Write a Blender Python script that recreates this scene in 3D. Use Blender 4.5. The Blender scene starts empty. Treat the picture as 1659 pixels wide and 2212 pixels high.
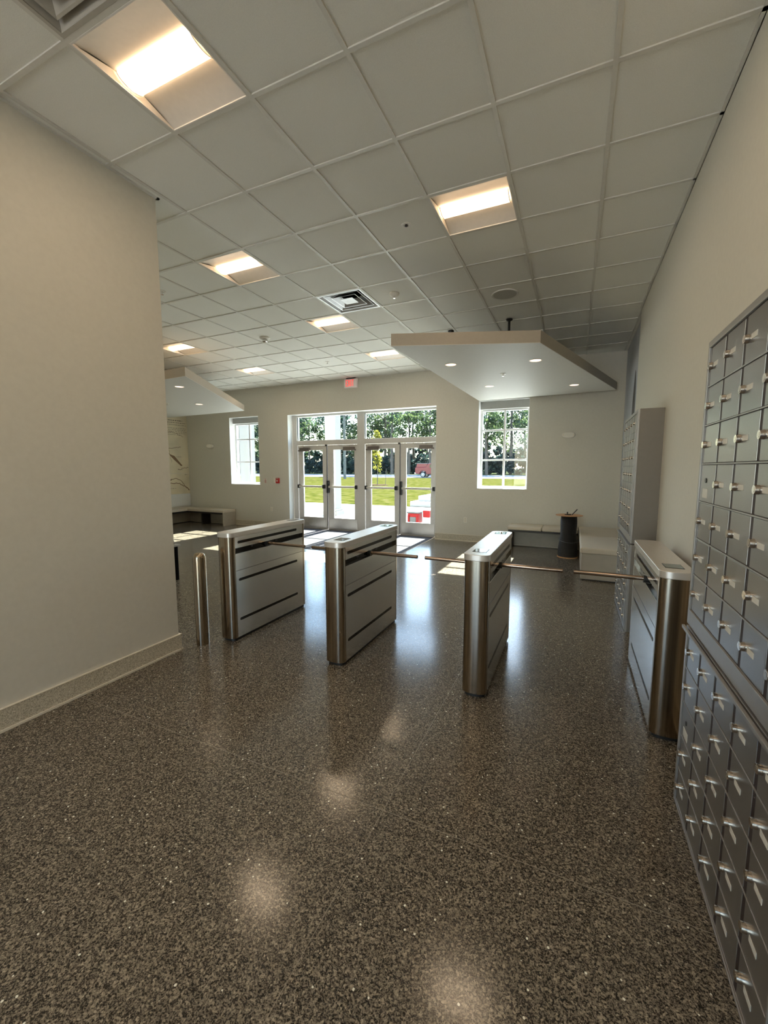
import bpy, bmesh, math, random
from mathutils import Vector, Matrix
random.seed(7)
PI = math.pi
sc = bpy.context.scene
C = sc.collection
H = 1.55            # camera height
CZ = 3.603          # ceiling height
T = 0.6096          # ceiling module
GX, GY = 0.0983, 2.619   # a crossing of the ceiling grid
XR, XM, XL, YF = 0.70, 0.76, -10.17, 8.66   # right wall, mural wall, far left wall, entrance wall
LWX, LWY = -3.02, 2.385  # near left wall face and its end
YB = -5.2

# ------------------------------------------------------------------ helpers
def root_loc(p):
    v = Vector((0, 0, 0))
    while p is not None:
        v = v + Vector(p.location); p = p.parent
    return v

class MB:
    def __init__(s): s.v = []; s.f = []; s.sm = []
    def add(s, vs, fs, smooth=False):
        o = len(s.v); s.v += [tuple(v) for v in vs]
        for f in fs: s.f.append(tuple(i + o for i in f)); s.sm.append(smooth)
        return s
    def box(s, x0, x1, y0, y1, z0, z1):
        v = [(x0,y0,z0),(x1,y0,z0),(x1,y1,z0),(x0,y1,z0),(x0,y0,z1),(x1,y0,z1),(x1,y1,z1),(x0,y1,z1)]
        return s.add(v, [(3,2,1,0),(4,5,6,7),(0,1,5,4),(1,2,6,5),(2,3,7,6),(3,0,4,7)])
    def prism(s, poly, z0, z1, smooth=False, axis='z'):
        n = len(poly)
        def P(a, b, c):
            return (a, b, c) if axis == 'z' else ((c, a, b) if axis == 'x' else (a, c, b))
        a = 0.0
        for i in range(n):
            a += poly[i][0]*poly[(i+1) % n][1] - poly[(i+1) % n][0]*poly[i][1]
        if (a < 0) != (axis == 'y'): poly = poly[::-1]
        v = [P(p[0], p[1], z0) for p in poly] + [P(p[0], p[1], z1) for p in poly]
        s.add(v, [tuple(range(n))[::-1], tuple(range(n, 2*n))])
        o = len(s.v) - 2*n
        for i in range(n):
            j = (i+1) % n
            s.f.append((o+i, o+j, o+n+j, o+n+i)); s.sm.append(smooth)
        return s
    def cyl(s, p0, p1, r0, r1=None, n=20, caps=True):
        r1 = r0 if r1 is None else r1
        p0, p1 = Vector(p0), Vector(p1); d = (p1-p0).normalized()
        a = d.orthogonal().normalized(); b = d.cross(a)
        v = []
        for p, r in ((p0, r0), (p1, r1)):
            for i in range(n):
                t = 2*PI*i/n; v.append(p + a*r*math.cos(t) + b*r*math.sin(t))
        o = len(s.v); s.v += [tuple(x) for x in v]
        for i in range(n):
            j = (i+1) % n; s.f.append((o+i, o+j, o+n+j, o+n+i)); s.sm.append(True)
        if caps:
            s.f.append(tuple(o+i for i in range(n))[::-1]); s.sm.append(False)
            s.f.append(tuple(o+n+i for i in range(n))); s.sm.append(False)
        return s
    def lathe(s, prof, cx, cy, n=28, z=0.0):
        v = []; 
        for r, h in prof:
            for i in range(n):
                t = 2*PI*i/n; v.append((cx+r*math.cos(t), cy+r*math.sin(t), z+h))
        f = []
        for k in range(len(prof)-1):
            for i in range(n):
                j = (i+1) % n; f.append((k*n+i, k*n+j, (k+1)*n+j, (k+1)*n+i))
        return s.add(v, f, True)
    def tube(s, pts, r, n=6):
        for a, b in zip(pts, pts[1:]): s.cyl(a, b, r, n=n)
        return s
    def mesh(s, name, off=Vector((0,0,0))):
        me = bpy.data.meshes.new(name)
        me.from_pydata([tuple(Vector(v)-off) for v in s.v], [], s.f)
        me.polygons.foreach_set('use_smooth', s.sm); me.update()
        if any(s.sm):
            try: me.set_sharp_from_angle(angle=math.radians(42))
            except Exception: pass
        return me
    def build(s, name, m, parent=None, bevel=0, segs=2, loc=None):
        off = root_loc(parent) if parent is not None else Vector((0,0,0))
        if loc is not None: off = Vector(loc)
        me = s.mesh(name, off); me.materials.append(m)
        o = bpy.data.objects.new(name, me); C.objects.link(o)
        if parent is not None:
            o.parent = parent
            if loc is not None: o.location = Vector(loc) - root_loc(parent)
        elif loc is not None: o.location = loc
        if bevel:
            b = o.modifiers.new('bevel', 'BEVEL'); b.width = bevel; b.segments = segs
            b.limit_method = 'ANGLE'; b.angle_limit = math.radians(50)
        return o

def tag(o, label=None, cat=None, group=None, kind=None):
    if label: o['label'] = label
    if cat: o['category'] = cat
    if group: o['group'] = group
    if kind: o['kind'] = kind
    return o
def thing(name, label, cat, loc=(0,0,0), group=None, kind=None):
    o = bpy.data.objects.new(name, None); C.objects.link(o); o.location = loc
    o.empty_display_size = .05
    return tag(o, label, cat, group, kind)
def copy_tree(o, loc=None, parent=None):
    c = o.copy(); C.objects.link(c)
    if parent is not None: c.parent = parent
    if loc is not None: c.location = loc
    for ch in list(o.children): copy_tree(ch, None, c)
    return c

# ------------------------------------------------------------------ materials
def new_mat(name):
    m = bpy.data.materials.new(name); m.use_nodes = True
    nt = m.node_tree; b = nt.nodes['Principled BSDF']
    return m, nt, b
def S(b, k, v):
    if k in b.inputs: b.inputs[k].default_value = v
def mat(name, col, rough=.5, metal=0., bump=0., bscale=200., var=0., vscale=30., spec=.5, aniso=0., coat=0.):
    m, nt, b = new_mat(name)
    S(b, 'Base Color', (*col, 1)); S(b, 'Roughness', rough); S(b, 'Metallic', metal)
    S(b, 'Specular IOR Level', spec); S(b, 'Anisotropic', aniso); S(b, 'Coat Weight', coat)
    tc = nt.nodes.new('ShaderNodeTexCoord')
    nz = nt.nodes.new('ShaderNodeTexNoise'); nz.inputs['Scale'].default_value = vscale
    nt.links.new(tc.outputs['Object'], nz.inputs['Vector'])
    cr = nt.nodes.new('ShaderNodeValToRGB')
    v = max(var, .02)
    cr.color_ramp.elements[0].color = (*[c*(1-v) for c in col], 1); cr.color_ramp.elements[0].position = .3
    cr.color_ramp.elements[1].color = (*[min(1, c*(1+v)) for c in col], 1); cr.color_ramp.elements[1].position = .7
    nt.links.new(nz.outputs['Fac'], cr.inputs['Fac']); nt.links.new(cr.outputs['Color'], b.inputs['Base Color'])
    if bump:
        n2 = nt.nodes.new('ShaderNodeTexNoise'); n2.inputs['Scale'].default_value = bscale; n2.inputs['Detail'].default_value = 3
        nt.links.new(tc.outputs['Object'], n2.inputs['Vector'])
        bp = nt.nodes.new('ShaderNodeBump'); bp.inputs['Strength'].default_value = bump; bp.inputs['Distance'].default_value = .002
        nt.links.new(n2.outputs['Fac'], bp.inputs['Height']); nt.links.new(bp.outputs['Normal'], b.inputs['Normal'])
    return m
def emit(name, col, strength, base=(.8,.8,.8)):
    m, nt, b = new_mat(name)
    S(b, 'Base Color', (*base, 1)); S(b, 'Emission Color', (*col, 1)); S(b, 'Emission Strength', strength)
    return m
def steel(name, col, rough, streak=(1, 1, 90), amt=.12, metal=1.):
    """brushed stainless steel, streaks running across the given axes"""
    m, nt, b = new_mat(name)
    S(b, 'Metallic', metal); S(b, 'Roughness', rough)
    tc = nt.nodes.new('ShaderNodeTexCoord'); mp = nt.nodes.new('ShaderNodeMapping')
    mp.inputs['Scale'].default_value = streak
    nt.links.new(tc.outputs['Object'], mp.inputs['Vector'])
    nz = nt.nodes.new('ShaderNodeTexNoise'); nz.inputs['Scale'].default_value = 6; nz.inputs['Detail'].default_value = 5
    nt.links.new(mp.outputs['Vector'], nz.inputs['Vector'])
    cr = nt.nodes.new('ShaderNodeValToRGB')
    cr.color_ramp.elements[0].position = .3; cr.color_ramp.elements[1].position = .7
    cr.color_ramp.elements[0].color = (*[c*(1-amt) for c in col], 1); cr.color_ramp.elements[1].color = (*[min(1, c*(1+amt)) for c in col], 1)
    nt.links.new(nz.outputs['Fac'], cr.inputs['Fac']); nt.links.new(cr.outputs['Color'], b.inputs['Base Color'])
    mr = nt.nodes.new('ShaderNodeMapRange'); mr.inputs['To Min'].default_value = rough*(1-amt*.5); mr.inputs['To Max'].default_value = rough*(1+amt*.5)
    nt.links.new(nz.outputs['Fac'], mr.inputs['Value']); nt.links.new(mr.outputs['Result'], b.inputs['Roughness'])
    return m

def terrazzo(name, dark, mid, light, scale, rough, flecks, coat=0., spec=.5):
    m, nt, b = new_mat(name); N = nt.nodes; L = nt.links
    tc = N.new('ShaderNodeTexCoord')
    # break up the chip outlines a little
    nz = N.new('ShaderNodeTexNoise'); nz.inputs['Scale'].default_value = scale*.8; nz.inputs['Detail'].default_value = 1
    L.new(tc.outputs['Object'], nz.inputs['Vector'])
    mx = N.new('ShaderNodeVectorMath'); mx.operation = 'MULTIPLY_ADD'
    mx.inputs[1].default_value = (.5/scale,)*3; L.new(nz.outputs['Color'], mx.inputs[0]); L.new(tc.outputs['Object'], mx.inputs[2])
    vo = N.new('ShaderNodeTexVoronoi'); vo.inputs['Scale'].default_value = scale
    L.new(mx.outputs[0], vo.inputs['Vector'])
    sep = N.new('ShaderNodeSeparateColor'); L.new(vo.outputs['Color'], sep.inputs['Color'])
    cr = N.new('ShaderNodeValToRGB'); cr.color_ramp.interpolation = 'CONSTANT'
    e = cr.color_ramp.elements
    e[0].position = 0; e[0].color = (*dark, 1); e[1].position = .38; e[1].color = (*mid, 1)
    for p, c in ((.62, [(a+c2)/2 for a, c2 in zip(mid, light)]), (.82, light), (.95, [min(1, x*1.35) for x in light])):
        k = e.new(p); k.color = (*c, 1)
    L.new(sep.outputs['Red'], cr.inputs['Fac'])
    # finer second layer of chips
    v2 = N.new('ShaderNodeTexVoronoi'); v2.inputs['Scale'].default_value = scale*2.1
    L.new(mx.outputs[0], v2.inputs['Vector'])
    s2 = N.new('ShaderNodeSeparateColor'); L.new(v2.outputs['Color'], s2.inputs['Color'])
    c2 = N.new('ShaderNodeValToRGB'); c2.color_ramp.interpolation = 'CONSTANT'
    c2.color_ramp.elements[0].color = (*dark, 1); c2.color_ramp.elements[1].position = .55; c2.color_ramp.elements[1].color = (*light, 1)
    k = c2.color_ramp.elements.new(.3); k.color = (*mid, 1)
    L.new(s2.outputs['Red'], c2.inputs['Fac'])
    mix = N.new('ShaderNodeMix'); mix.data_type = 'RGBA'; mix.inputs['Factor'].default_value = .45
    L.new(cr.outputs['Color'], mix.inputs[6]); L.new(c2.outputs['Color'], mix.inputs[7])
    L.new(mix.outputs[2], b.inputs['Base Color'])
    S(b, 'Roughness', rough); S(b, 'Coat Weight', coat); S(b, 'Coat Roughness', .08); S(b, 'Specular IOR Level', spec)
    if flecks:      # scattered shell and mirror chips
        v3 = N.new('ShaderNodeTexVoronoi'); v3.inputs['Scale'].default_value = 42; v3.inputs['Randomness'].default_value = 1
        L.new(mx.outputs[0], v3.inputs['Vector'])
        s3 = N.new('ShaderNodeSeparateColor'); L.new(v3.outputs['Color'], s3.inputs['Color'])
        g = N.new('ShaderNodeMath'); g.operation = 'GREATER_THAN'; g.inputs[1].default_value = 1-flecks
        L.new(s3.outputs['Green'], g.inputs[0])
        l = N.new('ShaderNodeMath'); l.operation = 'LESS_THAN'; l.inputs[1].default_value = .17
        L.new(v3.outputs['Distance'], l.inputs[0])
        mu = N.new('ShaderNodeMath'); mu.operation = 'MULTIPLY'; L.new(g.outputs[0], mu.inputs[0]); L.new(l.outputs[0], mu.inputs[1])
        m2 = N.new('ShaderNodeMix'); m2.data_type = 'RGBA'; m2.inputs[7].default_value = (.85, .85, .74, 1)
        L.new(mu.outputs[0], m2.inputs[0]); L.new(mix.outputs[2], m2.inputs[6]); L.new(m2.outputs[2], b.inputs['Base Color'])
    return m

def glass_mat(name, tint=(.93,.97,.96), refl=1.0):
    m, nt, b = new_mat(name); N = nt.nodes; L = nt.links
    N.remove(b); out = N['Material Output']
    tr = N.new('ShaderNodeBsdfTransparent'); tr.inputs['Color'].default_value = (*tint, 1)
    gl = N.new('ShaderNodeBsdfGlossy'); gl.inputs['Roughness'].default_value = .01
    fr = N.new('ShaderNodeFresnel'); fr.inputs['IOR'].default_value = 1.5
    mu = N.new('ShaderNodeMath'); mu.operation = 'MULTIPLY'; mu.inputs[1].default_value = refl; mu.use_clamp = True
    ge = N.new('ShaderNodeNewGeometry'); iv = N.new('ShaderNodeMath'); iv.operation = 'SUBTRACT'; iv.inputs[0].default_value = 1.
    L.new(ge.outputs['Backfacing'], iv.inputs[1]); m3 = N.new('ShaderNodeMath'); m3.operation = 'MULTIPLY'
    L.new(fr.outputs[0], m3.inputs[0]); L.new(iv.outputs[0], m3.inputs[1])
    L.new(m3.outputs[0], mu.inputs[0])
    mx = N.new('ShaderNodeMixShader'); L.new(mu.outputs[0], mx.inputs[0]); L.new(tr.outputs[0], mx.inputs[1]); L.new(gl.outputs[0], mx.inputs[2])
    L.new(mx.outputs[0], out.inputs['Surface'])
    return m

def leaf_mat(name, a, b_):
    m, nt, b = new_mat(name); N = nt.nodes; L = nt.links
    tc = N.new('ShaderNodeTexCoord'); nz = N.new('ShaderNodeTexNoise'); nz.inputs['Scale'].default_value = 1.2; nz.inputs['Detail'].default_value = 4
    L.new(tc.outputs['Object'], nz.inputs['Vector'])
    cr = N.new('ShaderNodeValToRGB'); cr.color_ramp.elements[0].position = .38; cr.color_ramp.elements[1].position = .62
    cr.color_ramp.elements[0].color = (*a, 1); cr.color_ramp.elements[1].color = (*b_, 1)
    L.new(nz.outputs['Fac'], cr.inputs['Fac']); L.new(cr.outputs['Color'], b.inputs['Base Color'])
    S(b, 'Roughness', .55)
    tl = N.new('ShaderNodeBsdfTranslucent'); L.new(cr.outputs['Color'], tl.inputs['Color'])
    mx = N.new('ShaderNodeMixShader'); mx.inputs[0].default_value = .55
    L.new(b.outputs[0], mx.inputs[1]); L.new(tl.outputs[0], mx.inputs[2]); L.new(mx.outputs[0], N['Material Output'].inputs['Surface'])
    return m

M = {}
M['wall'] = mat('greige wall paint', (.65,.63,.56), .6, bump=.12, bscale=260)
M['white'] = mat('white painted drywall', (.78,.79,.78), .5, bump=.08)
M['tile'] = mat('acoustic ceiling tile', (.82,.82,.77), .95, bump=.6, bscale=420, var=.05, vscale=260)
M['grid'] = mat('white ceiling grid enamel', (.68,.67,.62), .4)
M['floor'] = terrazzo('dark terrazzo', (.013,.011,.009), (.068,.058,.046), (.33,.285,.215), 160, .17, .10, coat=.0, spec=.45)
M['base'] = terrazzo('pale terrazzo base', (.34,.30,.22), (.60,.55,.44), (.68,.63,.52), 170, .3, .03)
M['strip'] = mat('divider strip', (.25,.22,.17), .5, .2)
M['cove'] = mat('white cove strip', (.74,.68,.56), .45)
M['alum'] = mat('white painted aluminium', (.60,.59,.56), .35, var=.03)
M['vinyl'] = mat('white window frame', (.80,.81,.80), .35)
M['kick'] = steel('brushed kick plate', (.55,.52,.48), .32, (90, 1, 1))
M['glass'] = glass_mat('clear glass')
M['black'] = mat('black plastic', (.012,.012,.012), .4)
M['gloss'] = mat('black glossy inlay', (.006,.006,.006), .12)
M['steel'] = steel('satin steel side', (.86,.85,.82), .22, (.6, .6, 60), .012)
M['bow'] = steel('steel end with painted reflections', (.37,.295,.21), .19, (16, 16, .25), .30)  # brown tone and broad vertical bands paint in reflections of the warm room
M['cap'] = steel('satin steel cap', (.70,.66,.61), .33, (60, 2, 60), .04, .6)
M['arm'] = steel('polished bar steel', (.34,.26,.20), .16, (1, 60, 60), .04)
M['locker'] = mat('silver grey enamel', (.31,.30,.285), .28, .75, bump=.12, bscale=500, var=.05, vscale=300)
M['lockframe'] = mat('grey enamel frame', (.38,.37,.36), .38, .55, bump=.1, bscale=500)
M['lockside'] = mat('taupe enamel cabinet side', (.20,.18,.155), .5, .1, bump=.1, bscale=500)
M['gap'] = mat('dark cabinet gap', (.035,.025,.025), .6)
M['chrome'] = mat('chrome', (.75,.72,.68), .12, 1.)
M['lockmetal'] = mat('worn lock nickel', (.62,.56,.49), .2, 1.)
M['card'] = mat('paper card', (.70,.68,.62), .5)
M['shade'] = mat('grey shade fabric', (.42,.43,.41), .7)
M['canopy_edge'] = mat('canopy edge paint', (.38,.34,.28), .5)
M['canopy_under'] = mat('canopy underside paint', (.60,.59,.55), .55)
M['lens'] = emit('warm troffer lens', (1., .66, .38), 2.2)
M['dl'] = emit('peach downlight reflector', (1., .62, .42), 1.1, (.8,.7,.6))
M['reflector'] = mat('white reflector enamel', (.80,.78,.74), .45)
M['mirror'] = mat('bright aluminium louver', (.62,.63,.65), .38, .75, bump=.5, bscale=25)
M['cushion'] = mat('tan vinyl cushion', (.60,.54,.44), .5, bump=.15, bscale=60)
M['laminate'] = mat('grey beige laminate', (.44,.40,.33), .45, var=.05, vscale=8)
M['benchdark'] = mat('dark bench rail', (.03,.027,.024), .5)
M['plastic'] = mat('white plastic', (.78,.75,.68), .4)
M['red'] = mat('red enamel', (.45,.02,.02), .35)
M['cable'] = mat('black cable', (.018,.018,.02), .45)
M['ply'] = mat('orange brown flange board', (.55,.30,.14), .6, var=.15, vscale=20)
M['mat'] = mat('charcoal walk-off carpet', (.085,.085,.092), .95, bump=.8, bscale=350, var=.2, vscale=250)
M['fill_concrete'] = mat('bright rear fill concrete', (.80,.75,.67), 1., spec=0., var=.05)  # raised brightness for the added fill ground behind the camera
M['concrete'] = mat('pale concrete', (.35,.345,.33), 1., spec=0., var=.06, vscale=2)
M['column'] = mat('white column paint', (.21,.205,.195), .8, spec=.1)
M['asphalt'] = mat('grey asphalt road', (.20,.20,.21), 1., spec=0., var=.05, vscale=1)  # plain grey asphalt tone
M['bark'] = mat('grey brown bark', (.10,.08,.065), .9, var=.3, vscale=8)
M['pole'] = mat('weathered pole wood', (.14,.14,.13), 1., spec=0., var=.2, vscale=5)
M['mulch'] = mat('mulch', (.045,.03,.025), 1., spec=0., var=.3, vscale=9)
M['rubber'] = mat('tyre rubber', (.02,.02,.02), .8)
M['truck'] = mat('red car paint', (.17,.002,.010), .35, .0, coat=.2)
M['lidgrey'] = mat('grey lid plastic', (.05,.055,.06), .5)
M['cartred'] = mat('red cart plastic', (.17,.004,.005), .6, spec=.2)
M['leafA'] = leaf_mat('oak leaves', (.024,.046,.026), (.09,.125,.045))
M['leafB'] = leaf_mat('dark leaves', (.018,.042,.032), (.055,.095,.055))
M['leafY'] = leaf_mat('yellow green leaves', (.14,.14,.015), (.26,.24,.04))
M['leafU'] = leaf_mat('dark thicket', (.014,.030,.030), (.035,.060,.052))  # darker leaf tones than the tree crowns

def grass_mat():
    m, nt, b = new_mat('mown grass'); N = nt.nodes; L = nt.links
    tc = N.new('ShaderNodeTexCoord'); mp = N.new('ShaderNodeMapping'); mp.inputs['Scale'].default_value = (1.4, 1., 1)
    L.new(tc.outputs['Object'], mp.inputs['Vector'])
    nz = N.new('ShaderNodeTexNoise'); nz.inputs['Scale'].default_value = 1.4; nz.inputs['Detail'].default_value = 6
    L.new(mp.outputs[0], nz.inputs['Vector'])
    cr = N.new('ShaderNodeValToRGB'); e = cr.color_ramp.elements
    e[0].position = .35; e[0].color = (.025,.030,.006,1); e[1].position = .7; e[1].color = (.070,.060,.028,1)
    k = e.new(.52); k.color = (.048,.049,.011,1)
    L.new(nz.outputs['Fac'], cr.inputs['Fac']); L.new(cr.outputs[0], b.inputs['Base Color']); S(b, 'Roughness', 1.); S(b, 'Specular IOR Level', 0.)
    return m
M['grass'] = grass_mat()

# ------------------------------------------------------------------ shell
def struct(name, mb, m, bevel=0, parent=None):
    o = mb.build(name, m, parent, bevel)
    if parent is None: o['kind'] = 'structure'
    return o

struct('floor', MB().box(XL-.3, XM+.3, YB-.2, YF+.34, -.15, 0), M['floor'])

# entrance wall with its openings
WR = (-1.836, -.850, 1.118, 2.905); WL = (-8.562, -7.560, 1.107, 2.897); DO = (-6.625, -2.728, 0, 2.872)
YO = YF+.34
w = MB()
w.box(XL-.25, WL[0], YF, YO, 0, 4.2)
w.box(WL[0], WL[1], YF, YO, 0, WL[2]); w.box(WL[0], WL[1], YF, YO, WL[3], 4.2)
w.box(WL[1], DO[0], YF, YO, 0, 4.2)
w.box(DO[0], DO[1], YF, YO, DO[3], 4.2)
w.box(DO[1], WR[0], YF, YO, 0, 4.2)
w.box(WR[0], WR[1], YF, YO, 0, WR[2]); w.box(WR[0], WR[1], YF, YO, WR[3], 4.2)
w.box(WR[1], XM+.25, YF, YO, 0, 4.2)
struct('wall_far', w, M['wall'])
struct('wall_right', MB().box(XR, XR+.35, YB-.2, 6.55, 0, 4.2).box(XM, XM+.29, 6.55, YF, 0, 4.2), M['wall'])
struct('wall_left', MB().box(XL-.25, LWX, YB-.2, LWY, 0, CZ+.05), M['wall'])
struct('wall_west', MB().box(XL-.25, XL, LWY, YF, 0, 4.2), M['wall'])
struct('wall_back', MB().box(LWX, -2.95, YB-.2, YB, 0, 4.2).box(-.8, XR, YB-.2, YB, 0, 4.2).box(-2.95, -.8, YB-.2, YB, 3.3, 4.2), M['wall'])  # unseen wall, opening added to let fill light reach the near ceiling
struct('fill_pavement', MB().box(-40, 40, -60, YB-.2, -.2, -.03), M['fill_concrete'])  # unseen bright ground added to bounce sunlight in through the rear opening
struct('roof_slab', MB().box(XL-.25, XM+.3, YB-.2, YO, 4.2, 4.4), M['wall'])

# terrazzo base with a pale strip at its foot
def baseboard(name, segs):
    a = MB(); c = MB(); t = MB()
    for (x0, x1, y0, y1, nx, ny) in segs:      # run plus outward normal
        def bx(mb, d0, d1, z0, z1):
            if nx: mb.box(min(x0+nx*d0, x0+nx*d1), max(x0+nx*d0, x0+nx*d1), y0, y1, z0, z1)
            else: mb.box(x0, x1, min(y0+ny*d0, y0+ny*d1), max(y0+ny*d0, y0+ny*d1), z0, z1)
        bx(a, 0, .016, 0, .135); bx(t, 0, .019, .135, .139); bx(c, .016, .026, 0, .014)
    o = struct(name, a, M['base'])
    t.build('top_edge', M['cove'], o); c.build('cove_strip', M['cove'], o)
baseboard('baseboard_left', [(LWX, LWX, YB, LWY, 1, 0), (XL, LWX+.016, LWY, LWY, 0, 1)])
baseboard('baseboard_far', [(XL, DO[0], YF, YF, 0, -1), (DO[1], XM, YF, YF, 0, -1)])
baseboard('baseboard_right', [(XR, XR, 2.3, 4.4, -1, 0), (XR, XR, 5.56, 6.5, -1, 0), (XR, XR, YB, 1.0, -1, 0)])
baseboard('baseboard_west', [(XL, XL, LWY, 5.4, 1, 0)])
# divider strips of the terrazzo
s_ = MB()
s_.box(-.727, -.7245, YB, 5.6, 0, .0006).box(LWX, XR, 1.578, 1.581, 0, .0006).box(XL, XR, 5.598, 5.6005, 0, .0006)
struct('trim_1', s_, M['strip'])

# ------------------------------------------------------------------ ceiling
i0, i1 = -17, 1; j0, j1 = -14, 9
lights = [(-4, -2), (-2, 1), (-6, 1), (-6, 4), (-6, 7), (-11, 4), (-11, 7), (-11, 1), (-2, -5), (-4, -5), (0, -2), (-4, -8), (-1, -8)]  # cells behind the camera are unseen troffers added for illumination
vents = [(-5, 3), (-4, -3)]
holes = set(lights) | set(vents)
tiles = MB(); grid = MB()
xs = [XL] + [GX+i*T for i in range(-16, 2)] + [XM]
xs = sorted(x for x in xs if XL <= x <= XM)
ys = sorted([YB] + [GY+j*T for j in range(j0, j1+1) if YB < GY+j*T < YF] + [YF])
for a, b in zip(xs, xs[1:]):
    for c, d in zip(ys, ys[1:]):
        ic = math.floor(((a+b)/2-GX)/T); jc = math.floor(((c+d)/2-GY)/T)
        if (ic, jc) in holes: continue
        tiles.box(a, b, c, d, CZ+.008, CZ+.026)
hw = .012
for x in xs: grid.box(max(x-hw, XL), min(x+hw, XM), YB, YF, CZ, CZ+.0079)
for y in ys: 
    for a, b in zip(xs, xs[1:]): grid.box(a+hw, b-hw, y-hw, min(y+hw, YF), CZ, CZ+.0079)
grid.box(XR-.022, XR, YB, 6.5, CZ, CZ+.0079); grid.box(LWX, LWX+.022, YB, LWY+.022, CZ-.0005, CZ+.0079); grid.box(XL, LWX+.022, LWY, LWY+.022, CZ-.0005, CZ+.0079)
ce = struct('ceiling', tiles, M['tile'])
grid.build('ceiling_grid', M['grid'], ce)

def cell(i, j): return GX+(i+.5)*T, GY+(j+.5)*T
# troffer: two sloping reflector wings, a bowed lens between them, pale end plates
LAMP = 2.0
def make_troffer(x, y):
    t = thing('ceiling_light', '', 'ceiling light', (x, y, CZ))
    h = T/2-.012; d = .046
    fr = MB()
    fr.box(x-h, x+h, y-h, y-h+.008, CZ-.001, CZ+.012).box(x-h, x+h, y+h-.008, y+h, CZ-.001, CZ+.012)
    fr.box(x-h, x-h+.008, y-h+.008, y+h-.008, CZ-.001, CZ+.012).box(x+h-.008, x+h, y-h+.008, y+h-.008, CZ-.001, CZ+.012)
    fr.box(x-h, x+h, y-h, y+h, CZ+d+.005, CZ+d+.012)
    fr.build('frame', M['reflector'], t)
    for s in (-1, 1):       # wings
        n = 8; P = []
        for k in range(n+1):
            u = k/n; yy = y+s*(h-.008-(h-.008-.076)*u); zz = CZ+.006+d*math.sin(u*PI/2)*.95
            P.append((yy, zz))
        v = [(x-h+.004, *p) for p in P] + [(x+h-.004, *p) for p in P]
        f = [(k, k+1, n+2+k, n+1+k) if s > 0 else (k+1, k, n+1+k, n+2+k) for k in range(n)]
        w_ = MB().add(v, f, True); w_.build('reflector_wing', M['reflector'], t)
    for s in (-1, 1):       # end plates
        e = MB(); xx = x+s*(h-.006)
        e.prism([(y-h+.01, CZ+.004), (y+h-.01, CZ+.004), (y+.09, CZ+d), (y-.09, CZ+d)], xx-.003, xx+.003, axis='x')
        e.build('end_plate', M['reflector'], t)
    # bowed lens bulging down
    n = 14; v = []; f = []
    L0, L1 = x-h+.03, x+h-.03
    for k in range(n+1):
        a = PI*(k/n); yy = y+.076*math.cos(a); zz = CZ+.040-.032*math.sin(a)
        v += [(L0, yy, zz), (L1, yy, zz)]
    for k in range(n): f.append((2*k+1, 2*k, 2*k+2, 2*k+3))
    MB().add(v, f, True).build('lens', M['lens'], t)
    ld = bpy.data.lights.new('lamp', 'AREA'); ld.shape = 'RECTANGLE'; ld.size = .53; ld.size_y = .115; ld.energy = LAMP; ld.color = (1., .78, .54)
    lo = bpy.data.objects.new('lamp', ld); C.objects.link(lo); lo.parent = t; lo.location = (0, 0, .0055)
    for xx in (L0-.006, L1+.001):
        rim = MB()
        for k in range(n):
            a0, a1 = PI*k/n, PI*(k+1)/n
            q = [(y+.080*math.cos(a0), CZ+.040-.036*math.sin(a0)), (y+.080*math.cos(a1), CZ+.040-.036*math.sin(a1)),
                 (y+.070*math.cos(a1), CZ+.042-.026*math.sin(a1)), (y+.070*math.cos(a0), CZ+.042-.026*math.sin(a0))]
            rim.prism(q, xx, xx+.005, axis='x')
        rim.build('lens_rim', M['reflector'], t)
    return t
tl = ['large square troffer light over the left wall corner, nearest and biggest lit one',
      'square troffer light beside the recessed sprinkler, lit, right half of the ceiling',
      'square troffer light near the end of the left wall, lit, second row',
      'square troffer light directly next to the shiny air diffuser',
      'narrow-looking troffer light touching the left tip of the right-hand canopy',
      'troffer light half hidden behind the left wall, above the left canopy',
      'small distant troffer light above the exit side of the left canopy',
      'troffer light hidden behind the left wall end, second row', 'added unseen troffer light behind the camera, right of centre', 'added unseen troffer light behind the camera, left of centre',
      'troffer light above the camera near the right wall', 'added unseen troffer light far behind the camera on the left', 'added unseen troffer light far behind the camera on the right']
proto = make_troffer(*cell(*lights[0]))
for k, ij in enumerate(lights):
    o = proto if k == 0 else copy_tree(proto, (*cell(*ij), CZ))
    tag(o, tl[k], 'ceiling light', 'square troffer ceiling lights')

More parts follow.
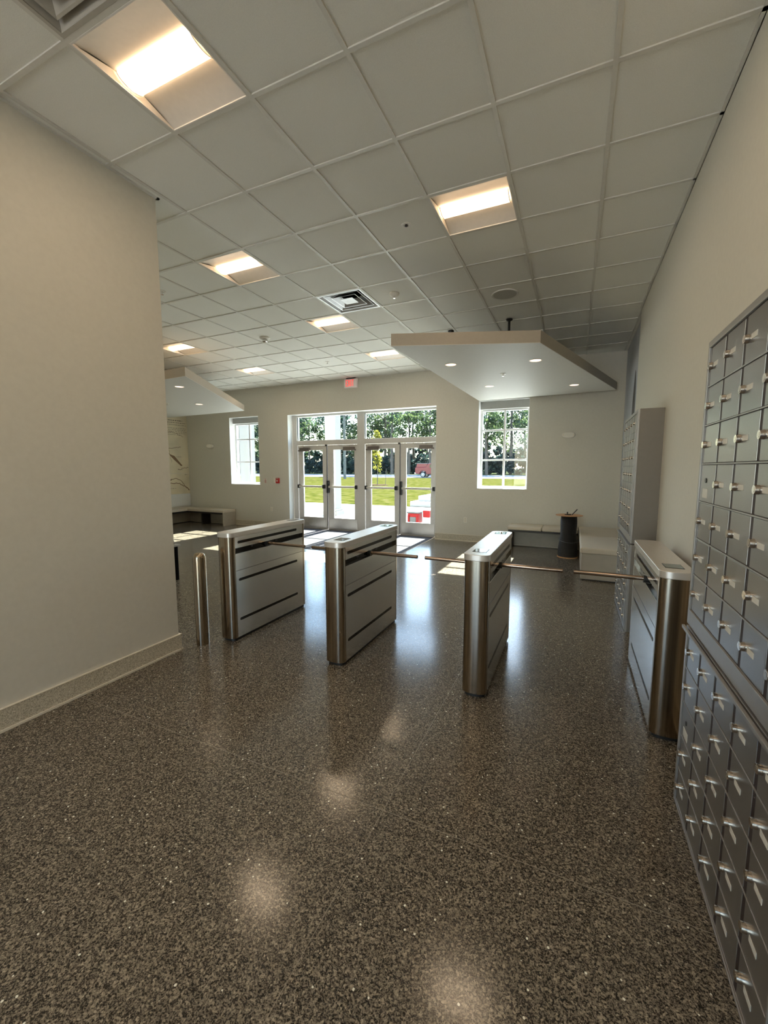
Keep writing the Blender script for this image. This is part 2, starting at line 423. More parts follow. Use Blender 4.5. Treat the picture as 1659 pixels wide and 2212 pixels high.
# diffusers
def diffuser(ij, m, label, shiny):
    x, y = cell(*ij); t = thing('air_diffuser', label, 'air vent', (x, y, CZ)); h = T/2-.013
    fr = MB()
    for a, b in ((h, h-.02),):
        fr.box(x-a, x+a, y-a, y-b, CZ-.001, CZ+.012).box(x-a, x+a, y+b, y+a, CZ-.001, CZ+.012).box(x-a, x-b, y-b, y+b, CZ-.001, CZ+.012).box(x+b, x+a, y-b, y+b, CZ-.001, CZ+.012)
    fr.build('frame', m, t)
    # curved outer pan up to the duct neck
    pan = MB(); prof = [(h-.02, .004), (h-.05, .05), (h-.10, .09), (.155, .11)]
    for (r0, z0), (r1, z1) in zip(prof, prof[1:]):
        q = [(-1,-1),(1,-1),(1,1),(-1,1)]
        for k in range(4):
            a, b = q[k], q[(k+1) % 4]
            pan.add([(x+a[0]*r0, y+a[1]*r0, CZ+z0), (x+b[0]*r0, y+b[1]*r0, CZ+z0), (x+b[0]*r1, y+b[1]*r1, CZ+z1), (x+a[0]*r1, y+a[1]*r1, CZ+z1)], [(0,1,2,3)])
    pan.build('pan', m, t)
    MB().cyl((x, y, CZ+.10), (x, y, CZ+.30), .15, n=28, caps=False).cyl((x, y, CZ+.299), (x, y, CZ+.30), .15, n=28).build('duct_neck', M['black'] if shiny else M['gap'], t)
    for r0, z0 in ((.225, .012), (.155, .012)):
        c = MB(); r1, z1 = r0-.055, z0+.055; q = [(-1,-1),(1,-1),(1,1),(-1,1)]
        for k in range(4):
            a, b = q[k], q[(k+1) % 4]
            for off in (0, .0015):
                c.add([(x+a[0]*r0, y+a[1]*r0, CZ+z0+off), (x+b[0]*r0, y+b[1]*r0, CZ+z0+off), (x+b[0]*r1, y+b[1]*r1, CZ+z1+off), (x+a[0]*r1, y+a[1]*r1, CZ+z1+off)], [(0,1,2,3)])
            # folded outer lip
            c.add([(x+a[0]*r0, y+a[1]*r0, CZ+z0), (x+b[0]*r0, y+b[1]*r0, CZ+z0), (x+b[0]*(r0+.012), y+b[1]*(r0+.012), CZ+z0-.003), (x+a[0]*(r0+.012), y+a[1]*(r0+.012), CZ+z0-.003)], [(3,2,1,0)])
        c.build('louver_ring', m, t)
    MB().box(x-.085, x+.085, y-.085, y+.085, CZ+.012, CZ+.016).lathe([(0.001,-.004),(.03,-.004),(.045,.0),(.05,.0)], x, y, z=CZ+.014).build('centre_plate', m, t, .004)
diffuser(vents[0], M['mirror'], 'shiny aluminium square air diffuser next to a troffer light', True)
diffuser(vents[1], mat('painted diffuser', (.45,.43,.38), .5), 'painted square air diffuser cut off at the top left beside the big troffer light', False)

# small ceiling devices
def smoke(x, y):
    t = thing('smoke_detector', 'round white smoke detector on the tile between air diffuser and right canopy', 'smoke detector', (x, y, CZ))
    MB().lathe([(.001,0),(.058,0),(.060,-.012),(.048,-.03),(.03,-.042),(.001,-.044)], x, y, z=CZ+.008).build('housing', M['plastic'], t)
    MB().cyl((x, y, CZ-.036), (x, y, CZ-.050), .012).build('sensor', M['chrome'], t)
smoke(-2.04, 4.76)
def strobe(x, y):
    t = thing('ceiling_strobe', 'white round ceiling strobe with clear faceted lens, on a tile left of the diffuser', 'alarm strobe', (x, y, CZ))
    MB().lathe([(.001,0),(.080,0),(.080,-.015),(.06,-.03),(.001,-.032)], x, y, z=CZ+.008).build('base', M['plastic'], t)
    MB().box(x-.035, x+.035, y-.03, y+.03, CZ-.065, CZ-.024).build('lens', M['chrome'], t, .012, 3)
strobe(-4.57, 5.45)
def sprinkler(x, y, z, label, recessed=False):
    t = thing('fire_sprinkler', label, 'sprinkler', (x, y, z))
    R = .042
    MB().lathe([(R*.55, .001),(R*.6,-.004),(R,-.004),(R,0),(R*.98,.002)], x, y, z=z).build('escutcheon', M['reflector'] if recessed else M['plastic'], t)
    if recessed:
        MB().lathe([(.001,.007),(R*.6,.007),(R*.6,-.003)], x, y, z=z).build('cup', M['black'], t)
        MB().cyl((x, y, z), (x, y, z-.012), .012).build('head', M['gap'], t)
    else:
        MB().cyl((x, y, z), (x, y, z-.035), .008, .006, 10).build('head', M['chrome'], t)
        MB().cyl((x, y, z-.035), (x, y, z-.037), .016, n=12).build('deflector', M['chrome'], t)
sprinkler(-1.40, 3.52, CZ+.008, 'recessed sprinkler with a dark centre and white ring, beside the right troffer light', True)
sprinkler(-4.48, 7.15, CZ+.008, 'small pendent sprinkler on the far ceiling, above the exit sign')
sprinkler(-4.50, 3.58, CZ+.008, 'pendent sprinkler at the edge of the left wall, under the ceiling')
def speaker(x, y):
    t = thing('ceiling_speaker', 'round ceiling speaker grille in the shade above the right canopy', 'speaker', (x, y, CZ))
    MB().lathe([(.135,-.001),(.152,-.003),(.155,.004),(.155,.009)], x, y, z=CZ+.001, n=40).build('ring', M['grid'], t)
    MB().lathe([(.001,-.006),(.07,-.005),(.135,-.001)], x, y, z=CZ+.001, n=40).build('grille', mat('perforated grille', (.45,.44,.40), .6, bump=1, bscale=900), t)
speaker(-.85, 5.33)

# ------------------------------------------------------------------ canopies
def canopy(poly, label, dls, spr, rods, spl):
    cx = sum(p[0] for p in poly)/4; cy = sum(p[1] for p in poly)/4
    t = thing('ceiling_canopy', label, 'canopy', (cx, cy, 2.9))
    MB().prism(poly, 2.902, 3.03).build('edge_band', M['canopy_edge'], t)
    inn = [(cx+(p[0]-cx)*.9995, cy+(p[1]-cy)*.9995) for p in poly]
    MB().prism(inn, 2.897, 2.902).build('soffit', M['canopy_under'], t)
    for (x, y) in rods:
        r = MB().cyl((x, y, 3.03), (x, y, CZ), .016, n=14)
        ro = r.build('hanger_rod', M['black'], t)
        MB().lathe([(.001,-.001),(.045,0),(.045,-.012),(.016,-.03)], x, y, z=CZ).build('flange', M['black'], ro)
    for (x, y, lb) in dls:
        d = thing('downlight', lb, 'downlight', (x, y, 2.897), 'round downlights in the canopies')
        MB().lathe([(.066,.0),(.068,-.004),(.080,-.003),(.082,.0)], x, y, z=2.897, n=32).build('trim_ring', M['reflector'], d)
        MB().lathe([(.001,-.0008),(.066,-.0008)], x, y, z=2.897, n=32).build('reflector', M['dl'], d)
    sprinkler(spr[0], spr[1], 2.897, spl)
    return t
canopy([(-1.92,4.39),(-.40,4.95),(.60,8.41),(-1.82,8.63)], 'large grey suspended canopy with four downlights near the right wall',
       [(-1.54,5.48,'downlight in the right canopy, front left one'), (-.51,5.71,'downlight in the right canopy, front right one'),
        (-1.35,7.16,'downlight in the right canopy, back left one by the window'), (-.07,7.62,'downlight in the right canopy, back right one')],
       (-1.0,6.31), [(-.92,6.20),(-1.79,6.35)], 'small sprinkler at the middle of the right canopy underside')
canopy([(-5.29,4.52),(-7.18,7.76),(-10.03,7.96),(-8.1,4.72)], 'pale suspended canopy partly hidden behind the left wall',
       [(-6.06,5.05,'downlight in the left canopy nearest the left wall corner'), (-7.33,6.58,'downlight in the left canopy toward its far tip')],
       (-7.84,6.21), [(-7.3,5.3)], 'small sprinkler on the left canopy at the wall edge')

# ------------------------------------------------------------------ windows
def window(name, X0, X1, Z0, Z1, shade_label):
    y0 = YF+.20; t = thing(name, '', '', ((X0+X1)/2, y0, Z0), kind='structure')
    for k in ('label', 'category'):
        if k in t: del t[k]
    lin = MB(); e = .006
    lin.box(X0, X0+e, YF-.0005, y0, Z0, Z1).box(X1-e, X1, YF-.0005, y0, Z0, Z1).box(X0, X1, YF-.0005, y0, Z1-e, Z1)
    lin.build('reveal', M['white'], t)
    MB().box(X0-.0, X1+.0, YF-.004, y0, Z0-.0, Z0+.014).build('sill', M['white'], t, .004)
    x0, x1, z0, z1 = X0+.006, X1-.006, Z0+.014, 2.75
    f = MB(); w_ = .042
    f.box(x0, x0+w_, y0, y0+.07, z0, z1).box(x1-w_, x1, y0, y0+.07, z0, z1).box(x0+w_, x1-w_, y0, y0+.07, z0, z0+w_).box(x0+w_, x1-w_, y0, y0+.07, z1-w_, Z1)
    f.build('window_frame', M['vinyl'], t, .004)
    mb = MB(); xm = (x0+x1)/2; zs = (1.712, 2.322)
    mb.box(xm-.02, xm+.02, y0+.015, y0+.05, z0+w_, z1-w_)
    for z in zs: mb.box(x0+w_, xm-.02, y0+.015, y0+.05, z-.018, z+.018).box(xm+.02, x1-w_, y0+.015, y0+.05, z-.018, z+.018)
    mb.build('glazing_bars', M['vinyl'], t, .003)
    MB().box(x0+w_-.005, x1-w_+.005, y0+.053, y0+.057, z0+w_-.005, z1-w_+.005).build('pane', M['glass'], t)
    s = thing('roller_shade', shade_label, 'window shade', (xm, y0-.05, 2.76))
    MB().box(X0+.012, X1-.012, y0-.085, y0-.075, 2.745, Z1-.006).box(X0+.012, X1-.012, y0-.075, y0-.005, Z1-.012, Z1-.007).build('fascia', M['shade'], s, .002)
    MB().box(X0+.016, X1-.016, y0-.070, y0-.03, 2.742, 2.752).build('bottom_bar', M['vinyl'], s, .003)
window('window_1', *WL, 'grey roller shade rolled up over the left window')
window('window_2', *WR, 'grey roller shade rolled up over the right window, under the canopy')

# storefront entrance
YD = YF+.19
t = thing('window_3', '', '', (-4.64, YD, 0), kind='structure')
for k in ('label', 'category'):
    if k in t: del t[k]
lin = MB()
lin.box(DO[0], DO[0]+.006, YF-.0005, YD, 0, DO[3]).box(DO[1]-.006, DO[1], YF-.0005, YD, 0, DO[3]).box(DO[0], DO[1], YF-.0005, YD, DO[3]-.006, DO[3])
lin.build('reveal', M['white'], t)
f = MB(); a0, a1 = YD, YD+.115
f.box(-6.619, -6.485, a0, a1, 0, 2.866).box(-4.745, -4.550, a0, a1, 0, 2.866).box(-2.795, -2.734, a0, a1, 0, 2.866)
f.box(-6.485, -4.745, a0, a1, 2.825, 2.866).box(-4.550, -2.795, a0, a1, 2.825, 2.866)
f.box(-6.485, -4.745, a0, a1, 2.118, 2.236).box(-4.550, -2.795, a0, a1, 2.118, 2.236)
f.build('entrance_frame', M['alum'], t, .003)
MB().box(-6.49, -4.74, YD+.05, YD+.056, 2.232, 2.829).build('transom_pane', M['glass'], t)
MB().box(-4.555, -2.79, YD+.05, YD+.056, 2.232, 2.829).build('transom_pane', M['glass'], t)
g_ = MB()
for X0, X1 in ((-6.485, -4.745), (-4.55, -2.795)): g_.box(X0, X0+.012, YD+.02, YD+.049, 2.236, 2.825)
g_.build('gasket', M['black'], t)
MB().box(-6.61, -2.74, YD-.03, YD+.13, 0, .012).build('threshold', M['kick'], t, .003)
for xc in (-5.622, -3.662):
    o = MB().box(xc-.020, xc+.008, YD+.002, YD+.05, .012, 2.118).build('mullion_post', M['alum'], t, .003)
    MB().box(xc+.0085, xc+.020, YD+.012, YD+.04, .012, 2.118).box(xc-.022, xc+.02, YD-.012, YD+.001, 2.085, 2.125).build('mullion_gasket', M['benchdark'], o)

def door(n, X0, X1, gx0, gx1, hinge):
    """hinge -1: hinged at X0, +1 at X1"""
    t = thing('door_%d' % n, '', '', ((X0+X1)/2, YD, 0), kind='structure')
    for k in ('label', 'category'):
        if k in t: del t[k]
    y0, y1 = YD+.02, YD+.065
    f = MB(); zt, zg0, zg1 = 2.11, .305, 1.995
    f.box(X0, gx0, y0, y1, .014, zt).box(gx1, X1, y0, y1, .014, zt).box(gx0, gx1, y0, y1, zg1, zt).box(gx0, gx1, y0, y1, .014, zg0)
    f.build('door_leaf', M['alum'], t, .003)
    MB().box(gx0-.005, gx1+.005, y0+.02, y0+.026, zg0-.005, zg1+.005).build('glass_panel', M['glass'], t)
    MB().box(X0+.03, X1-.01, y0-.003, y0, .03, .285).build('kick_plate', M['kick'], t)
    bar = MB().box(X0+.05, X1-.05, y0-.070, y0-.045, 1.062, 1.108).build('push_bar', mat('pale push bar', (.66,.64,.58), .3, .3), t, .005)
    e = MB()
    hx, lx = (X0, X1) if hinge < 0 else (X1, X0)
    s = 1 if hinge < 0 else -1
    def bx(mb, a, b, *r): mb.box(min(a, b), max(a, b), *r)
    bx(e, hx+s*.005, hx+s*.045, y0-.072, y0, 1.04, 1.13)
    e.build('bar_bracket', M['black'], t, .004)
    e = MB()
    bx(e, lx-s*.07, lx-s*.004, y0-.076, y0, 1.035, 1.135) if n in (1, 3) else bx(e, lx-s*.052, lx-s*.0, y0-.08, y0, .93, 1.24)
    e.build('latch', M['black'], t, .012, 3)
    c0 = X0+.07 if hinge < 0 else X1-.07
    cl = MB(); bx(cl, c0, c0+s*.30, y0-.055, y0-.001, 2.0, 2.055)
    bx(cl, c0-s*.03, c0+s*.31, y0-.065, y0-.001, 1.965, 2.0)
    c_ = cl.build('door_closer', mat('bronze grey closer', (.20,.18,.17), .35, .6), t, .005)
    px = c0+s*.12
    MB().cyl((px, y0-.03, 2.055), (px, y0-.03, 2.09), .012).tube([(px, y0-.03, 2.085), (px+s*.17, y0-.075, 2.088), (px+s*.30, y0-.02, 2.095), (px+s*.32, y0-.018, 2.11)], .008).build('closer_arm', M['kick'], c_)
    return t
door(1, -6.47, -5.65, -6.32, -5.74, -1)
door(2, -5.59, -4.752, -5.42, -4.838, 1)
door(3, -4.535, -3.690, -4.385, -3.785, -1)
door(4, -3.635, -2.80, -3.495, -2.905, 1)

# walk-off carpet
MB().box(-6.52, -2.80, 6.55, YF+.18, 0, .006).build('entrance_mat', M['mat'])
tag(bpy.data.objects['entrance_mat'], 'charcoal walk-off carpet laid in front of the entrance doors', 'mat')

# exit sign
ex = thing('exit_sign', 'white exit sign with red EXIT lettering hung at the ceiling above the doors', 'exit sign', (-4.78, YF-.05, CZ))
x0, x1, z0, z1 = -4.945, -4.615, 3.385, 3.585; yy = YF-.055
MB().box(x0, x1, yy, YF, z0, z1).build('housing', emit('sign housing', (1,.75,.7), .05, (.68,.66,.6)), ex, .006)
MB().box(x0+.06, x1-.04, yy-.02, YF-.01, z1, CZ).build('canopy_mount', M['gap'], ex)
lt = MB(); lx = x0+.045; lw = .046; lz0, lz1 = z0+.035, z1-.022; st = .012; yb, ya = yy-.002, yy
def lb(a, b, c, d): lt.box(a, b, yb, ya, c, d)
lb(lx, lx+st, lz0, lz1); [lb(lx+st, lx+lw, z, z+st) for z in (lz0, (lz0+lz1)/2-st/2, lz1-st)]
X = lx+.060
for s in (0, 1):
    p, q = (X, X+lw) if s == 0 else (X+lw, X)
    lt.prism([(p-.007, lz0), (p+.007, lz0), (q+.007, lz1), (q-.007, lz1)], yb-.0004*s, ya, axis='y')
X = lx+.125; lb(X, X+st+.002, lz0, lz1)
X = lx+.155; lb(X, X+.052, lz1-st, lz1); lb(X+.020, X+.034, lz0, lz1-st)
lt.build('lettering', emit('red letters', (1,.05,.04), .55, (.6,.02,.03)), ex)

# wall devices
def outlet(x, z, label):
    t = thing('wall_outlet', label, 'power outlet', (x, YF, z))
    MB().box(x-.036, x+.036, YF-.006, YF, z-.058, z+.058).build('cover_plate', M['plastic'], t, .003)
    o = MB()
    for dz in (-.022, .022): o.box(x-.016, x+.016, YF-.009, YF-.006, z+dz-.015, z+dz+.015)
    r = o.build('receptacle', M['cove'], t, .003)
    q = MB()
    for dz in (-.022, .022):
        for dx in (-.007, .007): q.box(x+dx-.0015, x+dx+.0015, YF-.0095, YF-.009, z+dz-.003, z+dz+.007)
    q.build('slots', M['black'], r)
outlet(-2.065, .455, 'white wall outlet low on the wall right of the doors')
outlet(-7.20, .475, 'white wall outlet low on the wall left of the doors')
def emerg(x, z, label, w=.115, h=.058):
    t = thing('emergency_light', label, 'emergency light', (x, YF, z))
    P = [(x+w*math.copysign(abs(math.cos(a))**.75, math.cos(a)), z+h*math.copysign(abs(math.sin(a))**.9, math.sin(a))) for a in [2*PI*k/36 for k in range(36)]]
    MB().prism(P, YF-.075, YF-.0, smooth=True, axis='y').build('housing', M['plastic'], t, .018, 4)
    for s in (-1, 1):
        MB().cyl((x+s*.088, YF-.077, z), (x+s*.088, YF-.070, z), .014, n=16).build('lamp_lens', M['cove'], t)
emerg(-.138, 2.165, 'oval white emergency light on the wall right of the right window')
emerg(-9.26, 2.155, 'oval white emergency light on the wall left of the left window')
fa = thing('fire_alarm_pull', 'red fire alarm pull station with a white triangle, left of the doors', 'fire alarm', (-6.97, YF, 1.22))
MB().box(-7.012, -6.915, YF-.045, YF, 1.155, 1.29).build('housing', M['red'], fa, .005)
MB().prism([(-6.99, 1.235), (-6.938, 1.235), (-6.964, 1.19)], YF-.049, YF-.045, axis='y').build('pull_handle', M['plastic'], fa)
MB().box(-7.0, -6.927, YF-.047, YF-.045, 1.268, 1.276).build('lettering_bar', M['plastic'], fa)
bp_ = MB().box(-7.105, -7.03, YF-.008, YF, 1.165, 1.29).build('blank_plate', M['plastic'], None, .003)
tag(bp_, 'blank beige wall plate just left of the red fire alarm pull', 'wall plate')
cs = thing('annunciator_card', 'small white wall card with red marks, left of the fire alarm pull', 'wall sign', (-7.37, YF, 1.2))
MB().box(-7.42, -7.325, YF-.012, YF, 1.145, 1.275).build('card_plate', M['plastic'], cs, .003)
q = MB().box(-7.405, -7.340, YF-.014, YF-.012, 1.255, 1.266)
for r in range(4):
    for c in range(3): q.box(-7.40+c*.022, -7.385+c*.022, YF-.014, YF-.012, 1.16+r*.02, 1.174+r*.02)
q.build('red_marks', mat('red print', (.45,.12,.10), .5), cs)

# ------------------------------------------------------------------ murals
mu = thing('map_mural', 'cream mural of an old hand-drawn map with brown lines on the left end wall', 'mural', (XL, 7.2, .82))
MB().box(XL+.001, XL+.004, 5.6, YF-.002, .82, CZ-.002).build('printed_panel', mat('aged cream paper print', (.76,.68,.50), .6, var=.14, vscale=1.7), mu)
ink = mat('brown ink', (.24,.15,.08), .7); ink2 = mat('dark ink', (.10,.07,.05), .7)
def stroke(mb, pts, r):
    for (a, b), (c, d) in zip(pts, pts[1:]):
        dv = Vector((c-a, d-b)); n = Vector((-dv.y, dv.x)).normalized()*r if dv.length else Vector((0, 0))
        x = XL+.0045
        mb.add([(x, a+n.x, b+n.y), (x, c+n.x, d+n.y), (x, c-n.x, d-n.y), (x, a-n.x, b-n.y)], [(0,1,2,3)])
q = MB()
def wob(pts, n=10, amp=.012):
    out = []
    for (a, b), (c, d) in zip(pts, pts[1:]):
        for k in range(n): u = k/n; out.append((a+(c-a)*u+random.uniform(-amp, amp), b+(d-b)*u+random.uniform(-amp, amp)))
    return out+[pts[-1]]
stroke(q, wob([(7.7,1.10),(8.0,1.22),(8.2,1.26),(8.36,1.20),(8.5,1.04),(8.64,.92)]), .008)
stroke(q, wob([(7.7,1.06),(8.05,1.13),(8.3,1.12),(8.5,1.02),(8.64,.91)]), .010)
stroke(q, wob([(7.8,1.27),(8.0,1.18),(8.1,1.24)]), .006)
stroke(q, wob([(7.9,2.06),(8.2,2.10),(8.42,2.14)]), .006)
stroke(q, wob([(7.7,2.12),(8.0,1.95),(8.25,1.78),(8.44,1.62)]), .007)
stroke(q, wob([(7.7,1.60),(8.0,1.56)]), .007); stroke(q, wob([(8.3,1.50),(8.64,1.56)], amp=.02), .006)
stroke(q, wob([(7.75,2.42),(8.0,2.55),(8.25,2.52),(8.5,2.42)], amp=.02), .004)
stroke(q, wob([(7.9,2.5),(8.02,2.1),(8.1,1.7)], amp=.02), .003)
q.build('ink_lines', ink, mu)
q = MB()
P = [(8.05,1.93),(8.2,1.88),(8.44,1.62),(8.40,1.60),(8.2,1.76),(8.05,1.90)]
q.add([(XL+.0048, a, b) for a, b in P], [tuple(range(6))])
q.build('ink_peninsula', ink, mu)
q = MB()
for r, (z, a, b, hh) in enumerate([(2.86,7.9,8.50,.02),(2.80,7.95,8.62,.012),(2.74,7.9,8.62,.009),(2.65,7.95,8.62,.009),(2.605,8.05,8.60,.009),(2.56,7.92,8.63,.009),(2.515,7.95,8.62,.009),(2.47,7.93,8.45,.009),(1.86,8.25,8.45,.007),(1.5,8.3,8.45,.007),(1.36,8.5,8.63,.008),(.98,7.95,8.2,.008)]):
    y = a
    while y < b:
        l = random.uniform(.02, .07); q.box(XL+.004, XL+.0050, y, min(y+l, b), z-hh/2, z+hh/2); y += l+random.uniform(.012, .03)
q.build('ink_writing', ink2, mu)
MB().box(XL+.004, XL+.0055, 5.6, YF-.002, 1.386, 1.400).build('joint_line', M['cove'], mu)
bpn = MB().box(XL+.001, XL+.012, 5.6, YF-.002, .47, .815).build('back_panel', M['white'], None, .002)
tag(bpn, 'plain white panel on the wall between the map mural and the left bench', 'wall panel')

def photo_mat():
    m, nt, b = new_mat('dark photo print'); N = nt.nodes; L = nt.links
    tc = N.new('ShaderNodeTexCoord'); nz = N.new('ShaderNodeTexNoise'); nz.inputs['Scale'].default_value = .9; nz.inputs['Detail'].default_value = 7
    L.new(tc.outputs['Object'], nz.inputs['Vector'])
    cr = N.new('ShaderNodeValToRGB'); cr.color_ramp.elements[0].color = (.34,.37,.41,1); cr.color_ramp.elements[1].color = (.56,.58,.62,1)
    cr.color_ramp.elements[0].position = .35; cr.color_ramp.elements[1].position = .65
    L.new(nz.outputs['Fac'], cr.inputs['Fac']); L.new(cr.outputs[0], b.inputs['Base Color']); S(b, 'Roughness', .6)
    return m
pm = thing('photo_mural', 'blue grey photo mural with dark silhouettes above the far mailbox cabinet', 'mural', (XM, 7.6, .5))
MB().box(XM-.004, XM-.001, 6.56, YF-.002, .5, CZ-.002).build('printed_panel', photo_mat(), pm)
q = MB(); xx = XM-.0045
def sil(pts): q.add([(xx, a, b) for a, b in pts], [tuple(range(len(pts)))[::-1]])
sil([(6.56,.6),(7.05,.6),(7.04,1.6),(6.95,2.5),(6.85,3.2),(6.75,3.55),(6.56,3.6)])
sil([(7.15,1.7),(7.18,2.7),(7.25,2.95),(7.32,3.0),(7.38,2.9),(7.48,2.6),(7.52,2.2),(7.62,1.9),(7.7,.6),(7.15,.6)])
sil([(8.2,1.2),(8.22,2.05),(8.3,2.2),(8.36,2.05),(8.45,1.2),(8.45,.6),(8.2,.6)])
q.build('silhouettes', mat('near black print', (.02,.02,.025), .5), pm)

# ------------------------------------------------------------------ turnstiles
W2 = .0825; YA, YE = 2.735, 3.745; BOW = .055
def bow(w, y, depth, sgn, n=26, e=2.7):
    out = []
    for k in range(n+1):
        u = -1+2*k/n; u = math.sin(u*PI/2)
        out.append((w*u, y+sgn*depth*(max(0, 1-abs(u)**e))**(1/e)))
    return out
def stadium(w, ya, ye, d):
    return bow(w, ya, d, -1)[::1] + bow(w, ye, d, 1)[::-1]
def make_turnstile():
    t = thing('turnstile', '', 'turnstile', (0, 0, 0))
    b = MB()
    b.box(-W2, W2, YA, YE, .028, .792).box(-W2, W2, YA, YE, .842, .943).box(-W2+.022, W2-.022, YA, YE, .792, .842)
    b.build('cabinet_body', M['steel'], t, .0015)
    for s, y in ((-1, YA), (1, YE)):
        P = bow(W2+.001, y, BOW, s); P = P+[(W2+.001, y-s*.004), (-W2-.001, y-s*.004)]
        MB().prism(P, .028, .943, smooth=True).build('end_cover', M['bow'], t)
    cp = MB().prism(stadium(W2+.006, YA, YE, BOW+.006), .943, .985, smooth=True)
    cp.build('top_cap', M['cap'], t, .003)
    MB().prism(stadium(W2-.014, YA, YE, BOW-.02), 0, .0279, smooth=True).build('plinth', M['black'], t)
    for s in (-1, 1):
        x = s*(W2-.022)
        MB().box(min(x, x+s*.002), max(x, x+s*.002), YA+.001, YE-.001, .7925, .8415).build('recess_channel', M['gloss'], t)
        # seams of the side panel
        x = s*W2
        MB().box(min(x, x+s*.0008), max(x, x+s*.0008), YA+.004, YE-.002, .637, .640).build('panel_seam', M['gap'], t)
        sl = MB()
        for z, h in ((.893, .0125), (.553, .0125), (.190, .0125)):
            P = []
            for k in range(9): a = PI/2+PI*k/8; P.append((2.783+h*math.cos(a), z+h*math.sin(a)))
            for k in range(9): a = -PI/2+PI*k/8; P.append((3.622+h*math.cos(a), z+h*math.sin(a)))
            m_ = MB().prism(P, min(x, x+s*.001), max(x, x+s*.001), axis='x'); m_.build('light_slot', M['gloss'], t)
        d = MB()
        for y in (2.96, 3.31): d.cyl((s*(W2-.021), y, .833), (s*(W2-.006), y, .833), .009, n=12)
        d.build('sensor_eyes', M['black'], t)
    return t
def reader(t, y0, y1):
    r = MB().box(-.047, .047, y0, y1, .985, .9862).build('card_reader', M['black'], t, .0005)
    MB().box(-.043, .043, y0+.004, y1-.004, .9862, .9870).build('reader_glass', mat('dark reader glass', (.05,.06,.04), .04, spec=1.0), r)
def arm(t, s, L=.435):
    ao = MB().cyl((s*(W2-.015), 3.17, .822), (s*(W2+L), 3.17, .822), .0145, n=20).build('arm', M['arm'], t, .003)
    MB().cyl((s*(W2-.021), 3.17, .818), (s*(W2+.012), 3.17, .818), .024, n=20).build('arm_hub', M['black'], ao)
base = make_turnstile()
tx = [(-2.778, 'steel turnstile nearest the bollard, leftmost of the row', (0,1), (1,)),
      (-1.662, 'steel turnstile between the leftmost one and the middle gap, arms on both sides', (1,1), (-1,1)),
      (-.563, 'steel turnstile standing in front of the spool and right-hand bench, ', (1,1), (-1,1)),
      (.540, 'steel turnstile against the mailboxes at the right wall, one arm reaching left', (1,0), (-1,))]
roots = []
for k, (x, lb_, rd, ar) in enumerate(tx):
    o = base if k == 0 else copy_tree(base)
    roots.append(o); tag(o, lb_, 'turnstile', 'row of steel tripod turnstiles')
for o, (x, lb_, rd, ar) in zip(roots, tx):
    if rd[0]: reader(o, 2.775, 2.895)
    if rd[1]: reader(o, 3.63, 3.755)
    for s in ar: arm(o, s)
    o.location = (x, 0, 0)
# move each empty to the thing's base without moving the parts
for o in roots:
    o.location.y = 3.24
    for ch in o.children: ch.location.y -= 3.24

# bollard
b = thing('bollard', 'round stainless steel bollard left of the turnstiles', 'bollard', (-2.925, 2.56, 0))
MB().lathe([(.001,.82),(.025,.818),(.042,.808),(.051,.79),(.054,.77),(.054,.0)][::-1], -2.935, 2.56, n=36).build('post', M['bow'], b)

